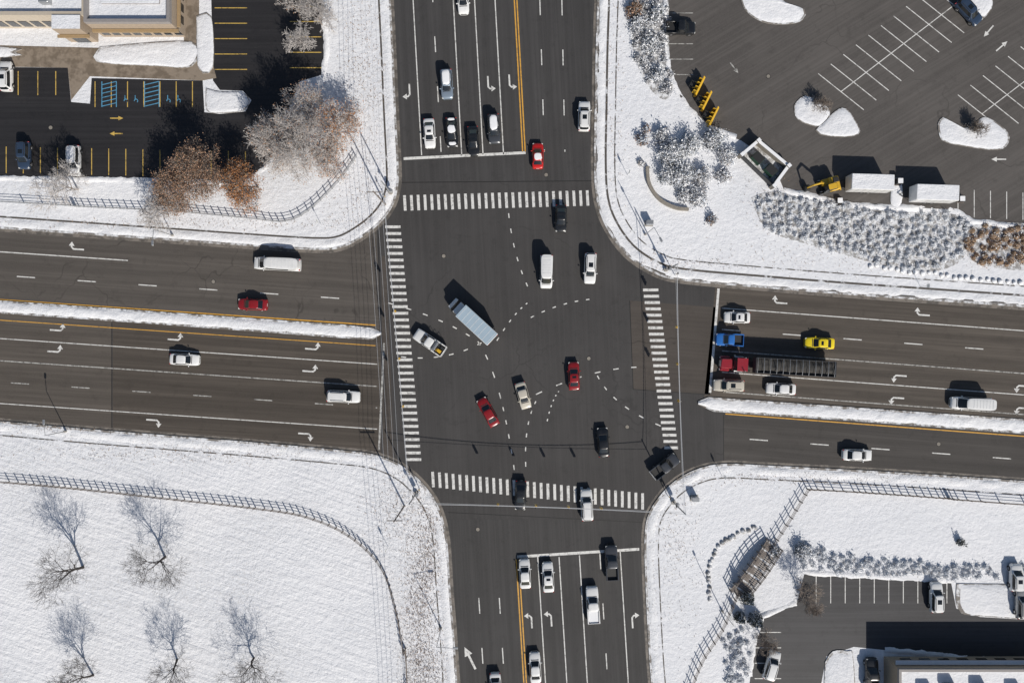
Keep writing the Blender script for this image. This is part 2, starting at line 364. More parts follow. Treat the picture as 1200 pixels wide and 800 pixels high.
for a in [(480,107,.05,1,'R'),(572,98,.05,1,'L'),(597,96,.05,1,'L'),(623,727,-.06,-1,'L'),(646,725,-.06,-1,'L'),(741,727,-.06,-1,'R'),
  (90,292,-1,-.07,'R'),(67,387,1,.07,'L'),(64,412,1,.07,'L'),(205,398,1,.07,'L'),(366,409,1,.07,'L'),(363,435,1,.07,'L'),(180,492,1,.07,'R'),(358,508,1,.07,'R'),
  (914,355,-1,-.07,'R'),(1081,369,-1,-.07,'R'),(1054,440,-1,-.07,'L'),(1051,466,-1,-.07,'L'),(1198,452,-1,-.07,'L'),(1198,478,-1,-.07,'L')]: arrow(*a)
arrow(551,771,-.5,-1,'S',1.5)
SEAM=simple('tar_seam',(.018,.017,.016),.6)
k=MB()
for p,q in [((131,378),(131,505)),((443,268),(446,380)),((848,486),(848,543)),((738,352),(742,456)),((525,600),(758,612)),((468,214),(697,212)),((742,456),(830,462))]: seg(k,p,q,.12,SEAM,z=.0085)
k.obj('pavement_seam')
for (u,v) in [(520,300),(690,420),(560,620),(250,330),(1100,520),(640,205),(735,500),(900,90),(60,150)]:
    b=MB(); o=W(u,v,.0 if (u,v) not in ((900,90),(60,150)) else .136); b.cyl(o,o+Vector((0,0,.018)),.38,.38,20,DARKM); b.cyl(o+Vector((0,0,.018)),o+Vector((0,0,.021)),.30,.30,20,STONE); b.obj('manhole_cover')
# ------------------------------------------------------------------ lots
Z1=.136; ZL=.142
sheet('parking_lot',[(-300,76),(80,80),(84,120),(106,122),(108,92),(238,95),(240,132),(258,134),(288,131),(295,118),(285,107),(258,106),(250,95),(248,0),(240,-500),(375,-500),(378,0),(381,60),(378,88),(352,96),(338,130),(318,190),(285,213),(0,207),(-300,185)],Z1,LOTNW)
sheet('parking_lot',[(778,-600),(778,60),(786,95),(805,128),(828,150),(868,165),(905,190),(918,222),(1000,240),(1120,246),(1137,258),(1200,266),(1900,310),(1900,-600)],Z1,LOTNE)
sheet('parking_lot',[(942,672),(1114,682),(1120,712),(1148,722),(1200,725),(1900,760),(1900,830),(1200,776),(1130,770),(1000,757),(968,768),(962,800),(960,1500),(870,1500),(878,800),(884,752),(893,722),(933,708)],Z1,LOTSE)
sheet('patio',[(-300,46),(246,60),(254,92),(238,95),(106,90),(84,118),(80,80),(-300,74)],Z1+.003,PATH)
sheet('patio',[(214,-400),(232,-400),(234,60),(216,60)],Z1+.001,PATH)
for pts in [[(118,56),(225,50),(226,78),(180,78),(114,73)],[(231,20),(248,20),(250,80),(233,80)],[(-200,58),(8,56),(18,62),(8,68),(-200,68)],[(242,104),(258,108),(284,109),(293,118),(286,130),(258,133),(243,130)],
   [(868,-30),(868,2),(878,18),(898,28),(925,29),(940,24),(942,12),(915,0),(910,-30)],[(930,124),(938,115),(950,114),(972,131),(960,148),(940,144),(931,136)],[(955,153),(986,127),(1005,148),(1005,158),(985,161),(960,158)],
   [(1098,146),(1104,138),(1118,150),(1136,149),(1154,138),(1180,156),(1178,172),(1160,176),(1110,168),(1100,160)],[(1126,-20),(1150,-20),(1162,0),(1158,16),(1146,20)],
   [(1120,683),(1300,690),(1300,725),(1150,721),(1122,712)],[(966,775),(975,762),(992,762),(1000,775),(1000,900),(966,900)],[(1044,212),(1054,208),(1057,232),(1050,246),(1043,240)]]:
    pp=smooth(pts+[pts[0]],5)[:-1]; b=MB(); b.poly(W2(pp),.25,KERB,.12,CONC)
    cx=sum(p[0] for p in pp)/len(pp); cy=sum(p[1] for p in pp)/len(pp); wp=W2(pp); c_=W(cx,cy)
    rs=[[(c_.x+(x-c_.x)*f,c_.y+(y-c_.y)*f,.25+h*(1+.5*noise.noise(Vector((x,y,f))))) for x,y in wp] for f,h in ((.96,-.01),(.90,.05),(.7,.09),(.3,.11))]
    if sum(wp[i][0]*wp[(i+1)%len(wp)][1]-wp[(i+1)%len(wp)][0]*wp[i][1] for i in range(len(wp)))<0: rs=[r_[::-1] for r_ in rs]
    b.ring_loft(rs,SNOWC,cap=(False,True)); b.obj('snowy_island',50)
pl=MB()
for x in range(112,245,19): seg(pl,(x,96),(x,126),.14,YELL,ZL)
for x in (22,45,66): seg(pl,(x,84),(x,112),.14,YELL,ZL)
for x in range(8,300,20): seg(pl,(x,172+x*.02),(x,203+x*.02),.14,YELL,ZL)
for y in range(-300,96,18): seg(pl,(252,y+4),(290,y+4),.14,YELL,ZL)
for y in range(-300,86,18): seg(pl,(340,y+2),(377,y+2),.14,YELL,ZL)
for x0 in (120,170):
    for i in range(6): seg(pl,(x0,100+i*5),(x0+17,96+i*5),.14,BLUE,ZL+.004)
    for x in (x0,x0+17): seg(pl,(x,96),(x,126),.14,BLUE,ZL+.008)
for x in (148,160,198,210):
    c_=W(x,118); pl.add([(c_.x+.35*math.cos(a),c_.y-.1+.35*math.sin(a),ZL) for a in [i*math.pi/6-.9 for i in range(9)]]+[(c_.x+.22*math.cos(a),c_.y-.1+.22*math.sin(a),ZL) for a in [i*math.pi/6-.9 for i in range(9)]],[(i,i+1,i+10,i+9) for i in range(8)],BLUE)
    seg(pl,(x-1,112),(x-1,117),.13,BLUE,ZL+.002)
pl.obj('parking_stall_lines')
arrow(137,139,1,0,'S',.8,ZL,YELL); arrow(137,157,-1,0,'S',.8,ZL,YELL)
pl=MB()
for y in range(-300,95,18): seg(pl,(780,y+10),(812,y+10),.13,WHITE2,ZL)
d=Vector((140,-107)).normalized(); n=Vector((.78,.62)).normalized()
for (ox,oy,cnt,l0,l1) in ((985,108,9,-34,34),(1150,134,8,-36,36),(1230,165,8,-34,34),(1010,-60,9,-32,32)):
    o=Vector((ox,oy)); seg(pl,tuple(o),tuple(o+d*18.5*cnt),.14,WHITE,ZL)
    for i in range(cnt+1):
        c=o+d*18.5*i; seg(pl,tuple(c+n*l0),tuple(c+n*l1),.14,WHITE,ZL+.003)
for x in range(1122,1500,19): seg(pl,(x,222+(x-1122)*.05),(x,254+(x-1122)*.05),.13,WHITE,ZL)
for x in range(956,1112,17): seg(pl,(x,674),(x,706),.13,WHITE,ZL)
for y in range(740,800,18): seg(pl,(884,y),(915,y),.13,WHITE,ZL)
pl.obj('parking_stall_lines')
arrow(1158,37,-.6,.7,'S',.9,ZL); arrow(1173,55,.7,-.6,'S',.9,ZL); arrow(1170,187,-1,0,'S',.9,ZL); arrow(860,80,.6,.8,'S',.8,ZL,WHITE2)
# ------------------------------------------------------------------ vehicles
def rrect(xc,a,b,z,n=40,e=.5,tap=0):
    out=[]
    for i in range(n):
        t=2*math.pi*i/n; c,s_=math.cos(t),math.sin(t)
        x=a*math.copysign(abs(c)**e,c); y=b*math.copysign(abs(s_)**e,s_)
        out.append((xc+x,y*(1-tap*(x/a)),z))
    return out
def body(mb,L,Wd,prof,P,zb=.24,x0=-.5):
    rings=[]
    for (x,wf,zt) in prof:
        w=Wd/2*wf; zs=zt-.14
        half=[(0,zb),(w*.88,zb),(w*.985,zb+.12),(w,zb+.3*(zs-zb)+.1),(w*.99,zs),(w*.93,zt-.045),(w*.80,zt),(w*.4,zt+.025)]
        ring=[(x*L,y,z) for y,z in half]+[(x*L,0,zt+.03)]+[(x*L,-y,z) for y,z in half[:0:-1]]
        rings.append(ring)
    mb.ring_loft(rings,P,mf=lambda k,i:TRIM if (0<=k<len(rings)-1 and i in (0,1,14,15)) else P)
def cabin(mb,L,Wd,zc,H,xb0,xb1,xr0,xr1,P,wb=.92,wr=.74,van=False,n=40):
    ab=(xb1-xb0)*L/2; cb=(xb1+xb0)*L/2; ar=(xr1-xr0)*L/2; cr=(xr1+xr0)*L/2
    b=Wd/2*wb; br=Wd/2*wr; e=.42
    def L_(t,z): return rrect(cb+(cr-cb)*t,ab+(ar-ab)*t,b+(br-b)*t,z,n,e,.03)
    rings=[L_(-.06,zc-.05),L_(.06,zc+.03),L_(.92,H-.10),rrect(cr,ar*1.0,br*1.0,H-.045,n,e,.03),rrect(cr,ar*.86,br*.86,H-.008,n,.5,.03),rrect(cr,ar*.4,br*.4,H+.012,n,.6,.03)]
    def mf(k,i):
        if k==1:
            q=i%n; a_=(q+.5)*360/n
            cor=min(abs(a_-x) for x in (45,135,225,315))
            if cor<9: return P
            side=45<a_<135 or 225<a_<315
            if side and min(abs(a_-90),abs(a_-270))<5: return TRIM
            if van:
                if a_<45 or a_>315: return GLASS
                if side and (a_<80 or a_>280): return GLASS
                return P
            return GLASS
        return P
    mb.ring_loft(rings,P,cap=(False,True),mf=mf)
    return cr,ar,br
def wheels(mb,xs,Wd,r=.34,w=.24):
    for x in xs:
        for s_ in (-1,1):
            y=s_*Wd/2
            mb.cyl((x,y-s_*w,r),(x,y+s_*.004,r),r+.06,r+.06,20,TRIM)
            mb.cyl((x,y-s_*w,r),(x,y+s_*.02,r),r,r,20,TYRE); mb.cyl((x,y,r),(x,y+s_*.03,r),r*.62,r*.58,12,RIM)
def place(mb,name,u,v,du,dv,z=.02,scale=1):
    p=W(u,v,z); return mb.obj(name,38,p,math.atan2(-dv,du),scale)
def vehicle(kind,u,v,du,dv,P,L=None,snow=0,z=.02,name=None,load=None):
    mb=MB(); rnd=random.Random(int(u*31+v*7))
    if kind=='sedan':
        L=L or 4.8; Wd=1.86; H=1.45
        body(mb,L,Wd,[(-.5,.70,.72),(-.492,.82,.86),(-.465,.92,.94),(-.40,.975,.99),(-.28,1,1.0),(0,1,.98),(.18,1,.97),(.30,.99,.92),(.40,.95,.84),(.46,.86,.76),(.49,.74,.66),(.5,.62,.56)],P)
        cr,ar,br=cabin(mb,L,Wd,.96,H,-.39,.245,-.22,.075,P)
        fz,rz_=.60,.78; xm=.17
    elif kind=='suv':
        L=L or 4.8; Wd=1.95; H=1.74
        body(mb,L,Wd,[(-.5,.80,.85),(-.492,.90,1.0),(-.46,.96,1.1),(-.38,1,1.12),(0,1,1.1),(.20,1,1.08),(.32,.99,1.04),(.42,.95,.97),(.47,.87,.88),(.492,.77,.78),(.5,.66,.68)],P,.28)
        cr,ar,br=cabin(mb,L,Wd,1.08,H,-.485,.255,-.435,.115,P,.93,.78)
        fz,rz_=.74,.95; xm=.17
        for s_ in (-1,1): mb.box(cr,s_*br*.80,H-.01,ar*1.45,.05,.06,TRIM)
    elif kind=='van':
        L=L or 5.8; Wd=2.05; H=2.25
        body(mb,L,Wd,[(-.5,.90,1.0),(-.495,.96,1.15),(-.47,1,1.2),(0,1,1.2),(.30,1,1.18),(.38,.98,1.12),(.45,.92,1.0),(.485,.84,.88),(.5,.72,.74)],P,.3)
        cr,ar,br=cabin(mb,L,Wd,1.16,H,-.495,.375,-.485,.22,P,.985,.90,van=True)
        fz,rz_=.8,1.1; xm=.27
        for i in range(7): mb.box(cr-ar*.75+i*ar*.22,0,H-.0,.05,br*1.4,.03,P)
    elif kind=='pickup':
        L=L or 5.8; Wd=2.02; H=1.86; xc=-.13
        body(mb,L,Wd,[(xc-.005,1,1.12),(0,1,1.13),(.20,1,1.12),(.30,1,1.10),(.42,.98,1.04),(.475,.92,.96),(.493,.84,.84),(.5,.74,.72)],P,.32)
        cr,ar,br=cabin(mb,L,Wd,1.12,H,xc,.235,xc+.015,.10,P,.93,.78)
        xa=-.5*L; xb=(xc-.008)*L; lx=xb-xa; m_=(xa+xb)/2
        for s_ in (-1,1): mb.box(m_,s_*(Wd/2-.09),.34,lx,.18,.80,P,.03)
        mb.box(m_,0,.5,lx-.1,Wd-.37,.25,TRIM); mb.box(xa+.045,0,.46,.09,Wd-.37,.66,P,.02); mb.box(xb-.045,0,.5,.07,Wd-.37,.6,P,.01)
        mb.box(xa-.06,0,.42,.12,Wd*.9,.2,GALV,.03)
        if load=='snow': mb.box(m_,0,.755,lx-.2,Wd-.4,.2,SHSNOW,.09)
        elif load=='gear':
            mb.box(xb-.35,0,.755,.5,Wd-.42,.55,GALV,.03); mb.box(m_-.2,.3,.755,.9,.5,.4,MYEL,.03); mb.box(m_-.5,-.4,.755,.6,.45,.35,TRIM,.03)
            for x in (xa+.2,m_,xb-.15):
                for s_ in (-1,1): mb.cyl((x,s_*(Wd/2-.09),1.1),(x,s_*(Wd/2-.09),1.9),.03,.03,6,TRIM)
                mb.box(x,0,1.9,.06,Wd-.15,.05,TRIM)
        fz,rz_=.82,.95; xm=.14
    w=Wd/2
    for s_ in (-1,1):
        mb.box(L*.455,s_*w*.74,fz-.02,L*.06,w*.30,.15,LAMPW,.03)
        mb.box(-L*.487,s_*w*.82,rz_-.1,L*.022,w*.22,.2,LAMPR,.03)
        mb.box(L*xm,s_*(w+.09),fz+.32 if kind!='sedan' else .95,.14,.24,.15,P if kind!='pickup' else TRIM,.04)
    mb.box(L*.486,0,.42,L*.03,w*1.1,.22,TRIM,.04)
    mb.box(-L*.5,0,.62,.03,.5,.13,LAMPW)
    mb.box(L*(.262 if kind in('sedan','suv') else .245 if kind=='pickup' else .385),0,(.965 if kind=='sedan' else 1.085 if kind=='suv' else 1.12 if kind=='pickup' else 1.125),.10,w*1.35,.03,TRIM)
    wheels(mb,(-.30*L,.315*L),Wd,.33 if kind=='sedan' else .37)
    if kind in('sedan','suv') and rnd.random()<.45 and not snow: mb.box(cr+ar*.25,0,H+.004,ar*.55,br*.95,.016,GLASS,.005)
    if snow:
        k_=24
        for (cx,a,b,z0,hh) in ((cr,ar*.92,br*.9,H-.03,.10*snow),)+(((L*.36,L*.08,w*.62,.86 if kind=='sedan' else 1.03,.06),(-L*.43,L*.05,w*.6,.96 if kind=='sedan' else 1.10,.07)) if snow>.9 else ()):
            rs=[]
            for f_,zf in ((1,0),(.93,.7),(.6,1.0)):
                rs.append([(cx+a*f_*math.copysign(abs(math.cos(t))**.6,math.cos(t))*(1+.13*noise.noise(Vector((math.cos(t)*2+u,math.sin(t)*2,v)))),
                            b*f_*math.copysign(abs(math.sin(t))**.6,math.sin(t))*(1+.16*noise.noise(Vector((math.cos(t)*2,math.sin(t)*2+u,v)))),z0+hh*zf) for t in [2*math.pi*i/k_ for i in range(k_)]])
            mb.ring_loft(rs,SHSNOW,cap=(False,True))
    nm=name or {'sedan':'sedan_car','suv':'suv_car','van':'van','pickup':'pickup_truck'}[kind]
    return place(mb,nm,u,v,du,dv,z)
PW=paint('car_white',(.78,.78,.77)); PS=paint('car_silver',(.42,.42,.41),.3,.4); PB=paint('car_black',(.012,.013,.015)); PG=paint('car_grey',(.07,.075,.085),.3,.3)
PR=paint('car_red',(.55,.015,.012)); PDR=paint('car_dark_red',(.26,.012,.015)); PY=paint('car_yellow',(.85,.66,.02)); PBL=paint('car_blue',(.03,.16,.50)); PBG=paint('car_beige',(.56,.52,.44)); PNV=paint('car_navy',(.03,.05,.09)); PBS=paint('car_bluesilver',(.25,.31,.38),.3,.3)
SD=(.055,1)
V=vehicle
V('suv',524,101,*SD,PBS,snow=.8); V('sedan',504,158,*SD,PW); V('sedan',530,157,*SD,PB,snow=1); V('sedan',555,167,*SD,PB); V('suv',579,153,*SD,PG,snow=.7)
V('suv',684,138,.02,-1,PW); V('sedan',630,184,.0,-1,PR,4.2,snow=.7); V('sedan',657,257,-.02,1,PB,4.4); V('sedan',543,2,*SD,PW)
V('van',640,319,-.02,1,PW,5.4); V('suv',691,315,-.04,1,PW,5.0); V('pickup',504,401,-1,-.68,PW,load='gear',L=5.6)
V('sedan',672,440,-.03,-1,PDR,4.6); V('sedan',572,482,-.55,-1,PDR,5.0); V('sedan',613,463,.28,1,PBG,4.4); V('sedan',706,517,-.06,-1,PB,4.8)
V('pickup',778,545,1,-.78,PG,5.0); V('sedan',610,579,-.04,1,PB,4.8); V('suv',687,590,-.05,-1,PW,5.1)
V('sedan',615,670,-.05,-1,PW,4.8); V('sedan',642,674,-.05,-1,PW,4.9); V('pickup',694,706,-.06,-1,PW,6.0,load='snow'); V('pickup',716,657,-.05,-1,PG,5.7); V('sedan',627,779,-.05,-1,PW,5.0); V('sedan',581,802,.05,1,PW,4.6)
V('van',327,310,-1,-.05,PW,7.6); V('sedan',298,357,-1,-.04,PDR,4.8); V('sedan',219,421,1,.05,PW,4.8); V('suv',404,464,1,.04,PW,5.4)
V('sedan',862,372,-1,-.02,PW,4.2); V('pickup',853,398,-1,-.05,PBL,4.5); V('sedan',958,402,-1,-.04,PY,4.8); V('suv',852,451,-1,-.02,PBG,5.0); V('sedan',913,455,-1,-.05,PW,4.8)
V('van',1134,472,-1,-.05,PW,6.6); V('sedan',1002,532,1,.03,PW,4.8)
zp=.16
V('suv',12,92,0,-1,PW,z=zp); V('suv',33,184,0,1,PNV,4.4,z=zp); V('suv',91,190,0,1,PW,4.9,z=zp,snow=1); 
V('pickup',796,36,1,.02,PB,4.8,z=zp); V('suv',1131,17,.75,.8,PNV,5.0,z=zp); V('suv',1093,697,0,-1,PW,4.9,z=zp); V('suv',902,776,.3,-1,PW,4.8,z=zp); V('suv',1192,704,0,-1,PS,4.8,z=.34); V('suv',1186,674,0,-1,PW,4.4,z=.16); V('pickup',1018,786,0,-1,PB,5.2,z=.16)
BOXB=paint('truck_roof_blue',(.38,.48,.56),.5)
mb=MB(); mb.box(-.9,0,.95,6.9,2.5,2.6,PW,.06,top=BOXB)
for i in range(8): mb.box(-4.0+i*.88,0,3.55,.05,2.25,.015,PW)
mb.box(0,0,.5,8.8,.9,.42,TRIM)
rs=[[(2.65,-1.0,.5),(2.65,1.0,.5),(2.65,1.02,2.3),(2.65,.9,2.5),(2.65,-.9,2.5),(2.65,-1.02,2.3)],[(3.5,-1.0,.5),(3.5,1.0,.5),(3.5,1.02,2.2),(3.5,.9,2.42),(3.5,-.9,2.42),(3.5,-1.02,2.2)],[(4.1,-.98,.5),(4.1,.98,.5),(4.1,1.0,1.45),(4.1,.9,1.5),(4.1,-.9,1.5),(4.1,-1.0,1.45)],[(4.65,-.9,.5),(4.65,.9,.5),(4.65,.92,1.2),(4.65,.8,1.3),(4.65,-.8,1.3),(4.65,-.92,1.2)]]
mb.ring_loft(rs,PW,mf=lambda k,i: GLASS if (k==1 and i in(2,3,4)) else PW)
for s_ in(-1,1):
    mb.box(4.62,s_*.72,.8,.1,.3,.2,LAMPW,.02); mb.box(3.7,s_*1.2,1.5,.12,.2,.4,TRIM,.02); mb.box(-4.36,s_*1.0,.7,.06,.2,.15,LAMPR)
wheels(mb,(3.4,-2.6),2.2,.46,.3); place(mb,'box_truck',555,377,-1,-.92)
mb=MB(); PRT=paint('truck_red',(.30,.02,.03)); DKT=simple('trailer_dark',(.05,.05,.055),.6); LOAD=simple('gravel_load',(.055,.052,.048),.95,var=.5,scale=5)
mb.box(2.0,0,.6,5.2,.9,.4,TRIM); 
mb.box(4.1,0,.9,1.9,1.6,1.0,PRT,.15); 
for s_ in(-1,1): mb.box(4.2,s_*1.0,.7,1.5,.42,.5,PRT,.12); mb.box(4.98,s_*.95,.75,.1,.3,.2,LAMPW,.02); mb.cyl((1.55,s_*1.08,.8),(1.55,s_*1.08,3.3),.08,.08,10,GALV); mb.cyl((1.2,s_*1.0,.65),(2.6,s_*1.0,.65),.3,.3,14,GALV); mb.box(3.0,s_*1.35,1.8,.12,.2,.5,GALV,.02)
mb.box(5.02,0,.75,.1,1.0,1.0,GALV,.02)
rs=[[(x,-y,.9),(x,y,.9),(x,y,z1),(x,y*.88,z2),(x,-y*.88,z2),(x,-y,z1)] for x,y,z1,z2 in ((1.0,1.1,2.5,2.75),(2.7,1.1,2.5,2.75),(3.15,1.05,1.8,1.9))]
mb.ring_loft(rs,PRT,mf=lambda k,i: GLASS if (k==1 and i in(2,3,4)) else PRT)
x0,x1=-13.2,-.3
for s_ in(-1,1): mb.box((x0+x1)/2,s_*1.2,1.1,x1-x0,.09,1.6,DKT,.02)
mb.box(x0+.05,0,1.1,.1,2.3,1.6,DKT,.02); mb.box(x1-.05,0,1.1,.1,2.3,1.6,DKT,.02); mb.box((x0+x1)/2,0,1.0,x1-x0-.2,2.3,.25,DKT)
K=40; R=8; vs=[];fs=[]
for i in range(K+1):
    for j in range(R+1):
        x=x0+.12+(x1-x0-.24)*i/K; y=-1.14+2.28*j/R
        vs.append((x,y,2.2+.35*(1-(y/1.15)**2)+.25*noise.noise(Vector((x*1.2,y*1.5,2)))))
for i in range(K):
    for j in range(R): a=i*(R+1)+j; fs.append((a,a+R+1,a+R+2,a+1))
mb.add(vs,fs,LOAD)
for i in range(13):
    x=x0+.3+i*1.03; pr=[(x,-1.22,2.7),(x,-.6,2.86),(x,.6,2.86),(x,1.22,2.7)]
    for a,b in zip(pr,pr[1:]): mb.cyl(a,b,.045,.045,6,GALV)
    for s_ in(-1,1): mb.box(x,s_*1.27,1.1,.1,.06,1.6,DKT)
mb.box(-6,0,.7,13.4,.8,.32,TRIM)
wheels(mb,(4.2,1.7,.45),2.3,.5,.3); wheels(mb,(-12.3,-11.1,-9.9),2.4,.5,.4); place(mb,'dump_truck',877,427,-1,-.055)
for (u,v) in ((1012,218),(1086,230)):
    mb=MB(); mb.box(0,0,.7,6.8,2.5,2.2,PW,.07,top=SNOWC); mb.box(0,0,.5,7.0,1.2,.2,TRIM)
    mb.cyl((-3.4,.9,.55),(-4.9,0,.55),.06,.06,6,TRIM); mb.cyl((-3.4,-.9,.55),(-4.9,0,.55),.06,.06,6,TRIM); mb.cyl((-4.6,0,.0),(-4.6,0,.9),.05,.05,8,GALV)
    for x in range(-3,4): mb.box(x*1.05,1.253,.8,.05,.02,2.0,GALV); mb.box(x*1.05,-1.253,.8,.05,.02,2.0,GALV)
    wheels(mb,(-.6,.5),2.5,.36,.25); place(mb,'cargo_trailer',u,v,1,.03,.14)
mb=MB()
for s_ in(-1,1):
    mb.box(0,s_*.75,.02,2.5,.4,.5,TRIM,.15); mb.cyl((-.9,s_*.54,.3),(-.9,s_*.97,.3),.2,.2,12,RIM); mb.cyl((.9,s_*.54,.3),(.9,s_*.97,.3),.2,.2,12,RIM)
mb.box(0,0,.35,1.6,1.1,.2,TRIM); mb.cyl((0,0,.5),(0,0,.65),.5,.5,20,TRIM)
mb.box(-.6,0,.65,1.3,1.8,.8,MYEL,.15); mb.box(.35,-.45,.65,.9,.8,.5,MYEL,.05); mb.box(.15,.42,.65,1.2,.85,1.55,GLASS,.08,top=MYEL); mb.box(-.75,-.4,1.45,.7,.6,.15,TRIM,.03)
for a,b_,r_ in (((.6,-.35,1.0),(1.6,-.35,2.4),.17),((1.6,-.35,2.4),(2.4,-.35,2.0),.15),((2.4,-.35,2.0),(2.7,-.35,.8),.12)): mb.cyl(a,b_,r_,r_*.85,8,MYEL)
mb.cyl((.8,-.35,1.5),(1.4,-.35,1.8),.06,.06,8,GALV); mb.box(2.65,-.35,.15,.7,.8,.65,TRIM,.12); mb.box(-1.6,0,.1,.15,1.9,.4,MYEL,.03)
place(mb,'compact_excavator',967,219,-1,.25,.14,1.25)
for i,(u,v) in enumerate(((815,103),(823,120),(831,138))):
    mb=MB(); 
    n_=9; rs=[]
    for k_ in range(n_):
        a=math.radians(-60+120*k_/(n_-1)); rs.append((.55*math.cos(a),.7+.65*math.sin(a)))
    vs=[(x,-1.35,z) for x,z in rs]+[(x,1.35,z) for x,z in rs]+[(x-.06,-1.35,z) for x,z in rs]+[(x-.06,1.35,z) for x,z in rs]
    fs=[(k_,k_+1,n_+k_+1,n_+k_) for k_ in range(n_-1)]+[(2*n_+k_,3*n_+k_,3*n_+k_+1,2*n_+k_+1) for k_ in range(n_-1)]
    mb.add(vs,fs,MYEL)
    for y in (-.9,-.3,.3,.9): mb.box(.1,y,.15,.6,.07,1.1,MYEL,.01)
    mb.box(-.5,0,.3,1.0,.9,.3,TRIM,.05); mb.cyl((-.5,.4,.5),(.3,.4,.9),.06,.06,8,MYEL); mb.cyl((-.5,-.4,.5),(.3,-.4,.9),.06,.06,8,MYEL); mb.box(.35,0,.12,.1,2.7,.1,TRIM)
    place(mb,'snowplow_blade',u,v,.9,.45,.14,1.2)
# pallets by the trailers
for (u,v,h) in ((1050,214,.9),(982,236,.5),(1124,234,.6)):
    b=MB(); o=W(u,v,.16)
    for j in range(3): b.box(o.x,o.y-.5+.5*j,o.z+(.17 if (u==1050) else 0),.1+1.0,.1,.1,WOODG)
    for j in range(6): b.box(o.x-.5+.2*j,o.y,o.z+.1+(.17 if (u==1050) else 0),.14,1.2,.03,WOODG)
    b.box(o.x,o.y,o.z+.135+(.17 if (u==1050) else 0),.9,.9,h,DARKM,.05,top=SHSNOW); b.obj('loaded_pallet')
# ------------------------------------------------------------------ fences
def fence(pts,name='rail_fence',h=1.25,m=WOODG,step=2.4,rails=(.35,.75,1.1),z=.13):
    p=dens(W2(smooth(pts,8)),step); b=MB()
    for q in p: b.box(q[0],q[1],z-.02,.14,.14,h,m)
    for a,c in zip(p,p[1:]):
        for r_ in rails: b.cyl((*a,z+r_),(*c,z+r_),.04,.04,5,m)
    b.obj(name)
fence([(-700,520),(-200,548),(0,563),(100,572),(200,583),(300,594),(360,604),(410,626),(447,662),(464,710),(473,760),(478,800),(490,1200)])
fence([(-700,200),(0,237),(100,243),(200,248),(290,256),(335,260),(362,248),(390,222),(408,200),(418,185)],m=GALV)
fence([(1900,640),(1200,590),(1100,582),(1000,575),(945,572)],h=1.3)
fence([(945,572),(925,605),(905,636)],m=WOODG,h=1.4,step=1.6); fence([(862,695),(845,735),(820,775),(800,830)],m=WOODG,h=1.4,step=1.6)
b=MB(); a=Vector(W(905,636)[:2]); c=Vector(W(862,695)[:2]); d=(c-a); L_=d.length; d.normalize(); n=Vector((-d.y,d.x)); an=math.atan2(d.y,d.x)
k_=int(L_/.3)
for i in range(k_):
    p=a+d*(i+.5)*.3; b.box(p.x,p.y,.5+.6*math.sin(math.pi*i/k_),.26,2.6,.08,WOODG if i%5 else UNDER,rot=an)
for s_ in(-1,1):
    pp=[(a+d*L_*i/8+n*1.35*s_) for i in range(9)]
    for i,p in enumerate(pp): b.box(p.x,p.y,.1,.16,.16,1.6+.6*math.sin(math.pi*i/8),WOODG)
    for i in range(8):
        for r_ in(.5,1.0,1.35): b.cyl((*pp[i],.3+r_+.6*math.sin(math.pi*i/8)-.1),(*pp[i+1],.3+r_+.6*math.sin(math.pi*(i+1)/8)-.1),.06,.06,5,WOODG)
b.obj('footbridge')
# ------------------------------------------------------------------ buildings
b=MB()
def bbox(b,u0,v0,u1,v1,z0,h,m,top=None,bev=0.0):
    a=W(u0,v0);c=W(u1,v1); b.box((a.x+c.x)/2,(a.y+c.y)/2,z0,abs(c.x-a.x),abs(a.y-c.y),h,m,bev,top=top)
def parap(b,u0,v0,u1,v1,z,h,t,m):
    a=W(u0,v1);c=W(u1,v0); x0,y0,x1,y1=a.x,a.y,c.x,c.y
    b.box((x0+x1)/2,y0+t/2,z,x1-x0,t,h,m); b.box((x0+x1)/2,y1-t/2,z,x1-x0,t,h,m); b.box(x0+t/2,(y0+y1)/2,z,t,y1-y0-2*t,h,m); b.box(x1-t/2,(y0+y1)/2,z,t,y1-y0-2*t,h,m)
bbox(b,122,-80,218,44,.12,4.6,TAN,top=SNOWC); parap(b,122,-80,218,44,4.72,.7,.5,ROOFG)
bbox(b,-60,-80,121,34,.12,4.0,CREAM,top=SNOWC); parap(b,-60,-80,121,34,4.12,.6,.6,CREAM)
bbox(b,140,-60,205,22,4.75,.25,ROOFG,top=SNOWC)
bbox(b,84,34.5,116,50,.12,4.8,TAN,top=SNOWC); bbox(b,82,50.6,118,54,2.9,.22,OCH)
bbox(b,122,44.6,220,48,2.9,.3,OCH); bbox(b,218.6,-80,222,42,2.9,.3,OCH)
for x in range(126,214,12): bbox(b,x,44,x+8,44.5,.9,1.8,GLASS)
for x in range(-50,70,14): bbox(b,x,34,x+10,34.6,.9,1.8,GLASS)
for y in range(-60,36,14): bbox(b,218,y,218.5,y+9,.9,1.8,GLASS)
bbox(b,92,50,108,50.5,.13,2.3,GLASS)
for x,y in ((20,-10),(48,-8),(70,12),(10,10)): bbox(b,x,y,x+11,y+9,4.13,1.1,GALV,bev=.08)
for x in (155,180): bbox(b,x,-5,x+8,2,5.0,.8,GALV,bev=.08)
b.obj('restaurant_building',30)
b=MB()
bbox(b,1035,768,1400,900,.12,4,TAN,top=SNOWC); parap(b,1035,768,1400,900,4.12,.5,.4,ROOFG)
for x in range(1050,1390,22): bbox(b,x,767.3,x+12,768,1.0,1.8,GLASS)
for x,y in ((1060,790),(1085,784),(1120,786),(1160,790),(1190,784)): bbox(b,x,y,x+14,y+9,4.13,1.2,GALV,bev=.1)
